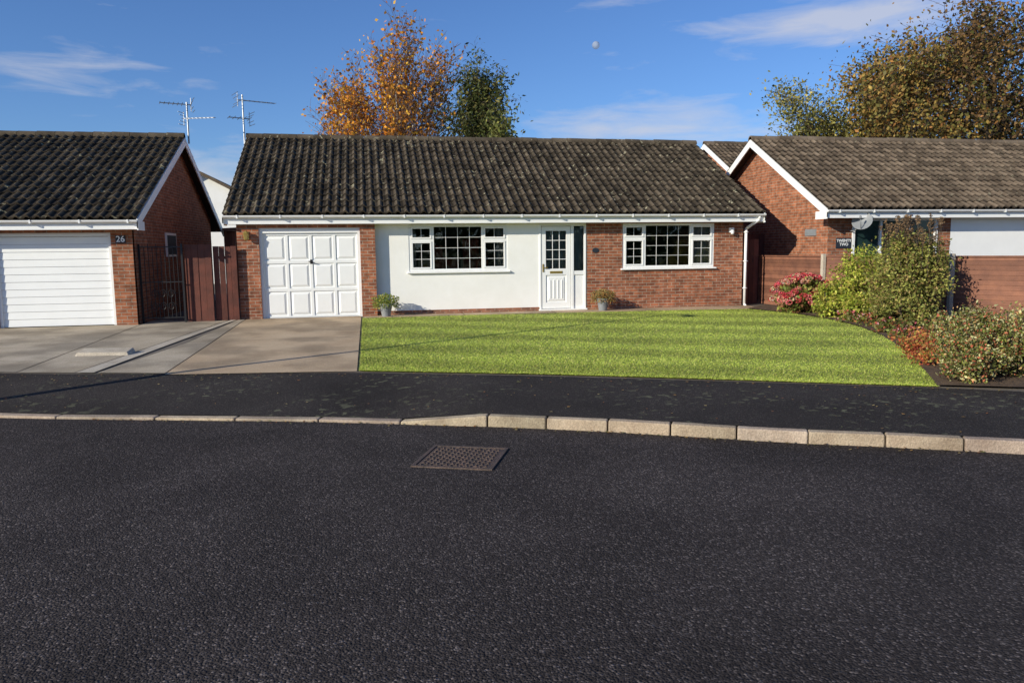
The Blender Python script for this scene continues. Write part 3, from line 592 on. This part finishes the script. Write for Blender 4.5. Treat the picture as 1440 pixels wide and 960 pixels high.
fence("tall_gate",[((10.5,20.6),(11.33,20.6))],2.15,WOOD,.12)
# street lamp (just outside the picture, throws the long shadow)
e=empty("street_lamp");m=MB();bx,by=-5.0,9.74
m.tube((bx,by,0),(bx,by,1.2),.075,.07,12);m.tube((bx,by,1.2),(bx,by,5.8),.05,.04,12);m.path([(bx,by,5.8),(bx-.05,by-.2,5.92),(bx-.1,by-.45,5.95)],.03)
m.obj("column",GREY,e);m=MB();m.bar((bx-.09,by-.42,5.95),(bx-.18,by-.8,5.97),.16,.1);m.obj("lantern_head",GREY,e,.02)
# ------------------------------------------------------------ vegetation
def leaves(name,P,size,C,parent,mat=LEAF,asp=.6,flat=0.):
    P=np.asarray(P,float);n=len(P);a=rng.normal(size=(n,3));a[:,2]*=1-flat;a/=np.linalg.norm(a,axis=1)[:,None]
    b=rng.normal(size=(n,3));b-=a*(a*b).sum(1)[:,None];b/=np.linalg.norm(b,axis=1)[:,None]
    s=(size*rng.uniform(.6,1.35,n))[:,None]
    V=np.stack([P-a*s,P-b*s*asp+a*s*.15,P+a*s,P+b*s*asp+a*s*.15],1).reshape(-1,3)
    return quick(name,V,np.arange(4*n).reshape(-1,4),np.repeat(C,4,axis=0),mat,parent)
def pal(n,cols,wts=None,var=.3):
    cols=np.array(cols);i=rng.choice(len(cols),n,p=wts);return cols[i]*rng.uniform(1-var,1+var,n)[:,None]
def tree(name,base,xr,top,nstem,mat,cols,wts,nl,lsize,droop=0,seed=1,sig=.25,bare=.35,r0=.12,asp=.6,up=.55,maxd=3,spread=1.,lean=(0,0),twig=.007,tmat=None):
    rs=random.Random(seed);e=empty(name);m=MB();m2=MB();tips=[];ht=10.
    def grow(p,d,Ln,r,dep):
        n=6 if dep<2 else 4;q=p.copy()
        for i in range(n):
            t=(i+1)/n
            d=(d+Vector((rs.uniform(-1,1),rs.uniform(-1,1),rs.uniform(-.6,.6)))*.14+Vector((0,0,.14 if dep<2 else -.03-droop))).normalized()
            q2=q+d*Ln/n;ra=r*(1-.8*(i/n));rb=r*(1-.8*t)
            (m if dep<1 or (dep==1 and t<.55) else m2).tube(q,q2,max(ra,twig),max(rb,twig*.8),6 if dep<2 else 4,False)
            if dep>=2 or (dep==1 and t>.6): tips.append(q2)
            if dep<maxd and (dep>0 or t>bare):
                for _ in range(2 if dep else 3):
                    az=rs.uniform(0,2*math.pi);out=Vector((math.cos(az),math.sin(az),0))
                    dd=(d*up+out*.75*(spread)+Vector((0,0,.15))).normalized()
                    grow(q2,dd,Ln*rs.uniform(.36,.56)*(1.0 if dep else (1.2-.65*t)),ra*.5,dep+1)
            q=q2
    for s in range(nstem):
        a=rs.uniform(0,6.28);d=Vector((math.cos(a)*.2+lean[0],math.sin(a)*.12+lean[1],1)).normalized()
        grow(Vector((0,0,0))+Vector((math.cos(a),math.sin(a),0))*.3*(nstem>1),d,ht*rs.uniform(.75,.95),r0,0)
    T=np.array([tuple(t) for t in tips]);x0,x1=np.percentile(T[:,0],[1.5,98.5]);zt=np.percentile(T[:,2],99.3)
    kx_=(xr[1]-xr[0]-2*sig)/(x1-x0);kz=(top-.1)/zt;cx=(x0+x1)/2;tx=(xr[0]+xr[1])/2
    f=lambda a: np.stack([(a[:,0]-cx)*kx_+tx,a[:,1]*min(kx_,kz)+base[1],a[:,2]*kz],1)
    m.v=[tuple(q) for q in f(np.array(m.v))];m2.v=[tuple(q) for q in f(np.array(m2.v))];T=f(T)
    m.obj("trunk",mat,e);m2.obj("branches",tmat or mat,e)
    w_=rng.uniform(.05,1,len(T))**2;i=rng.choice(len(T),nl,p=w_/w_.sum())
    P=T[i]+rng.normal(0,sig,(nl,3))
    if droop: P[:,2]-=np.abs(rng.normal(0,droop*3,nl))
    C=pal(nl,cols,wts);cl=rng.uniform(.6,1.35,len(T));C=C*cl[i][:,None]
    leaves("foliage",P,lsize,C,e,asp=asp);return e
OR=[(.72,.30,.03),(.60,.21,.025),(.80,.46,.05),(.36,.19,.04)]
tree("birch_tree",(0,38),(0,4.5),12.2,3,BIRCH,OR,[.4,.25,.2,.15],7200,.088,0,3,.27,.3,.17,maxd=3,spread=.75,twig=.009,tmat=TWIG)
tree("birch_tree",(0,39),(-2.3,1.6),10.9,2,BIRCH,OR,[.4,.25,.25,.1],5000,.088,0,8,.27,.3,.14,maxd=3,spread=.8,twig=.009,tmat=TWIG)
tree("weeping_tree",(0,36),(3.6,6.9),10.7,2,BARK,[(.06,.075,.02),(.10,.12,.03),(.22,.19,.05)],[.5,.3,.2],14000,.10,.16,9,.26,.25,.14,asp=.4,spread=.8)
tree("ash_tree",(0,33),(4.7,7.0),7.7,1,BARK,[(.15,.17,.04),(.20,.19,.05)],[.5,.5],3400,.09,0,6,.24,.2,.08)
tree("ash_tree",(0,42),(23.2,30.2),11.2,2,BARK,[(.30,.27,.07),(.42,.34,.09),(.19,.20,.05)],[.4,.3,.3],12000,.10,0,11,.36,.25,.12)
tree("oak_tree",(0,41),(27.0,35.5),13.0,2,BARK,[(.20,.17,.045),(.37,.24,.06),(.30,.14,.04)],[.45,.35,.2],20000,.115,0,21,.40,.2,.16)
tree("oak_tree",(0,40),(31,41),15.2,2,BARK,[(.18,.10,.04),(.28,.16,.05),(.15,.14,.035)],[.45,.3,.25],19000,.12,0,14,.42,.2,.16)
def shrub(name,blobs,n,size,cols,wts=None,asp=.55):
    e=empty(name);m=MB();Ps=[];Cs=[];vol=[b[3]*b[5] for b in blobs];tv=sum(vol)
    for b,v_ in zip(blobs,vol):
        k=int(n*v_/tv);nc=max(8,k//45)
        d=rng.normal(size=(nc,3));d/=np.linalg.norm(d,axis=1)[:,None];rad=rng.uniform(.45,1.12,nc)[:,None]
        c=np.array(b[:3])+d*rad*np.array(b[3:6]);i=rng.integers(0,nc,k)
        p=c[i]+rng.normal(0,.075*max(b[3:6])+.02,(k,3));sh=rng.uniform(.6,1.35,nc)[i]
        cc=pal(k,cols,wts)*sh[:,None];ok=p[:,2]>.16;Ps.append(p[ok]);Cs.append(cc[ok])
        for q in c[::3]:
            m.tube((b[0]+random.uniform(-.1,.1),b[1]+random.uniform(-.1,.1),.2),tuple(q),.012,.004,4,False)
    m.obj("stems",BARK,e);leaves("foliage",np.concatenate(Ps),size,np.concatenate(Cs),e,asp=asp);return e
shrub("flowering_shrub",[(10.45,14.8,.95,.55,.5,.75),(10.05,15.1,.6,.48,.45,.45),(10.0,14.2,.5,.35,.3,.3)],12500,.032,[(.38,.44,.05),(.50,.50,.08),(.22,.29,.04),(.46,.38,.09)])
e=shrub("garden_bush",[(10.45,13.4,1.0,.75,.65,.95),(9.95,12.9,.55,.45,.45,.4),(10.75,13.5,1.5,.5,.5,.5)],17000,.032,[(.26,.27,.06),(.38,.36,.09),(.18,.20,.04),(.32,.22,.08)])
m=MB()
P=[]
for i in range(90):
    a=random.uniform(0,6.28);r_=random.uniform(0,.55);x=10.55+math.cos(a)*r_;y=13.5+math.sin(a)*r_;z=random.uniform(1.9,2.4)
    m.tube((x*.9+1.055,y,1.2),(x,y,z),.006,.004,4,False);P+= [(x+random.gauss(0,.02),y+random.gauss(0,.02),z-abs(random.gauss(0,.08))) for _ in range(26)]
m.obj("flower_stalks",BARK,e);leaves("seed_heads",P,.02,pal(len(P),[(.30,.18,.09),(.20,.13,.07)]),e)
e=shrub("hydrangea",[(9.95,16.2,.62,.66,.5,.42)],3800,.045,[(.18,.23,.04),(.26,.27,.06),(.30,.14,.06)])
P=[];C=[]
for i in range(110):
    a=random.uniform(0,6.28);b=random.uniform(-.2,1.45);x=9.95+math.cos(a)*math.cos(b)*.74;y=16.2+math.sin(a)*math.cos(b)*.58;z=.62+math.sin(b)*.50
    cc=random.choice([(.70,.09,.12),(.75,.20,.20),(.7,.38,.26),(.55,.07,.07),(.68,.5,.34)])
    for _ in range(60):
        v=Vector((random.gauss(0,1),random.gauss(0,1),random.gauss(0,1))).normalized()*.08;P.append((x+v.x,y+v.y,z+v.z*.7));C.append([q*random.uniform(.7,1.25) for q in cc])
leaves("flower_heads",P,.019,np.array(C),e,asp=.9)
e=shrub("low_border_plants",[(9.75,14.0,.3,.3,.3,.16),(9.7,13.2,.3,.35,.3,.2),(9.3,12.2,.28,.3,.3,.16),(9.0,11.2,.3,.35,.35,.2),(9.3,10.9,.35,.4,.4,.3),(8.4,9.9,.27,.3,.3,.16)],5500,.03,[(.17,.20,.04),(.26,.24,.07),(.12,.13,.03),(.3,.11,.04)])
P=[];C=[]
for c in [(9.7,14.1,.42),(9.6,13.3,.42),(9.3,12.4,.36),(8.9,11.3,.40)]:
    for _ in range(60): P.append((c[0]+random.gauss(0,.16),c[1]+random.gauss(0,.14),c[2]+random.gauss(0,.05)));C.append(random.choice([(.7,.16,.2),(.7,.35,.35),(.75,.14,.1)]))
leaves("flowers",P,.02,np.array(C),e,asp=.9)
e=shrub("variegated_bush",[(6.95,7.80,.42,.32,.30,.26),(7.25,8.15,.60,.42,.4,.40),(7.75,8.0,.6,.45,.45,.42)],19000,.019,[(.25,.27,.06),(.55,.52,.25),(.12,.14,.03),(.55,.16,.08),(.6,.36,.15)],[.32,.26,.2,.12,.10])
e=shrub("red_leaf_shrub",[(7.75,9.5,.35,.3,.3,.18),(8.2,10.3,.32,.3,.3,.16),(7.4,8.9,.30,.2,.25,.13)],3600,.024,[(.50,.13,.05),(.62,.30,.09),(.27,.24,.05),(.38,.08,.05)])
for i,(x,cols) in enumerate([(.38,[(.16,.22,.04),(.27,.32,.07),(.6,.5,.09)]),(5.68,[(.30,.24,.08),(.42,.22,.07),(.2,.19,.06)])]):
    e=empty("flower_pot");m=MB();m.lathe((x,18.12,.265),[(0,0),(.10,0),(.145,.26),(.16,.265),(.16,.30),(.14,.30),(.135,.25),(0,.25)],20);m.obj("pot",GREY,e,smooth=False)
    n=1500;a=rng.uniform(0,6.28,n);r_=rng.random(n)**.6*.32;P=np.stack([x+np.cos(a)*r_,18.12+np.sin(a)*r_*.8,.56+rng.random(n)*.26-r_*.35],1);leaves("plant",P,.024,pal(n,cols,[.5,.35,.15]),e,asp=.4)
P=[]
for _ in range(420):
    x=random.uniform(-8,9);y=Yp(x)-abs(random.gauss(0,.25));P.append((x,y,h(x,y)+.006))
for _ in range(260):
    x=random.uniform(-3,7);y=Yk(x)-abs(random.gauss(0,.06));P.append((x,y,.008))
for _ in range(260):
    x=random.uniform(-5,8);y=random.uniform(Yk(x)+.2,Yp(x));P.append((x,y,h(x,y)+.006))
for _ in range(60):
    x=random.uniform(-.5,9);y=random.uniform(10,17);P.append((x,y,h(x,y)+.03))
P=np.array(P);n=len(P);a=rng.uniform(0,6.28,n);s=rng.uniform(.008,.024,n)
V=np.zeros((n,4,3))
for k in range(4):
    t=a+k*math.pi/2;rr=s*(1 if k%2 else .6);V[:,k,0]=P[:,0]+np.cos(t)*rr;V[:,k,1]=P[:,1]+np.sin(t)*rr;V[:,k,2]=P[:,2]+rng.uniform(0,.008,n)
quick("fallen_leaves",V.reshape(-1,3),np.arange(4*n).reshape(-1,4),np.repeat(pal(n,[(.35,.2,.06),(.25,.1,.03),(.2,.2,.08),(.4,.3,.12)]),4,axis=0),LEAF,None)
e=empty("hedge");n=7000;P=np.stack([rng.uniform(-30,45,n),rng.normal(-24,1.,n),rng.random(n)**.7*4.6+.1+1.2*np.sin(rng.uniform(0,6,n))],1);P[:,2]=np.abs(P[:,2]);leaves("foliage",P,.42,pal(n,[(.08,.13,.03),(.13,.16,.04),(.05,.08,.02)]),e)
# moon
x,y=838-720,64-480;y2=y-RO*x;x2=x+RO*y
d=(Rh*(x2/1072)-Uh*(y2/1072)+Fh).normalized()
m=MB()
prof=[(4.2*math.sin(t),-4.2*math.cos(t)) for t in np.linspace(0.001,math.pi-.001,17)];m.lathe((0,0,0),prof,24)
mm,NN,LL,PP_=base("moon_surface");NN.remove(PP_);df=NN.new('ShaderNodeBsdfDiffuse');tr=NN.new('ShaderNodeBsdfTransparent');xx=NN.new('ShaderNodeMixShader');xx.inputs[0].default_value=.4
nn=NN.new('ShaderNodeTexNoise');nn.inputs['Scale'].default_value=.35;rr=ramp(NN,[(.4,(.4,.42,.46)),(.6,(.8,.8,.8))]);LL.new(nn.outputs[0],rr.inputs[0]);LL.new(rr.outputs[0],df.inputs[0])
LL.new(tr.outputs[0],xx.inputs[1]);LL.new(df.outputs[0],xx.inputs[2]);LL.new(xx.outputs[0],NN['Material Output'].inputs[0])
mo=m.obj("moon",mm,None,smooth=True);mo.location=Vector((0,0,1.8))+d*900
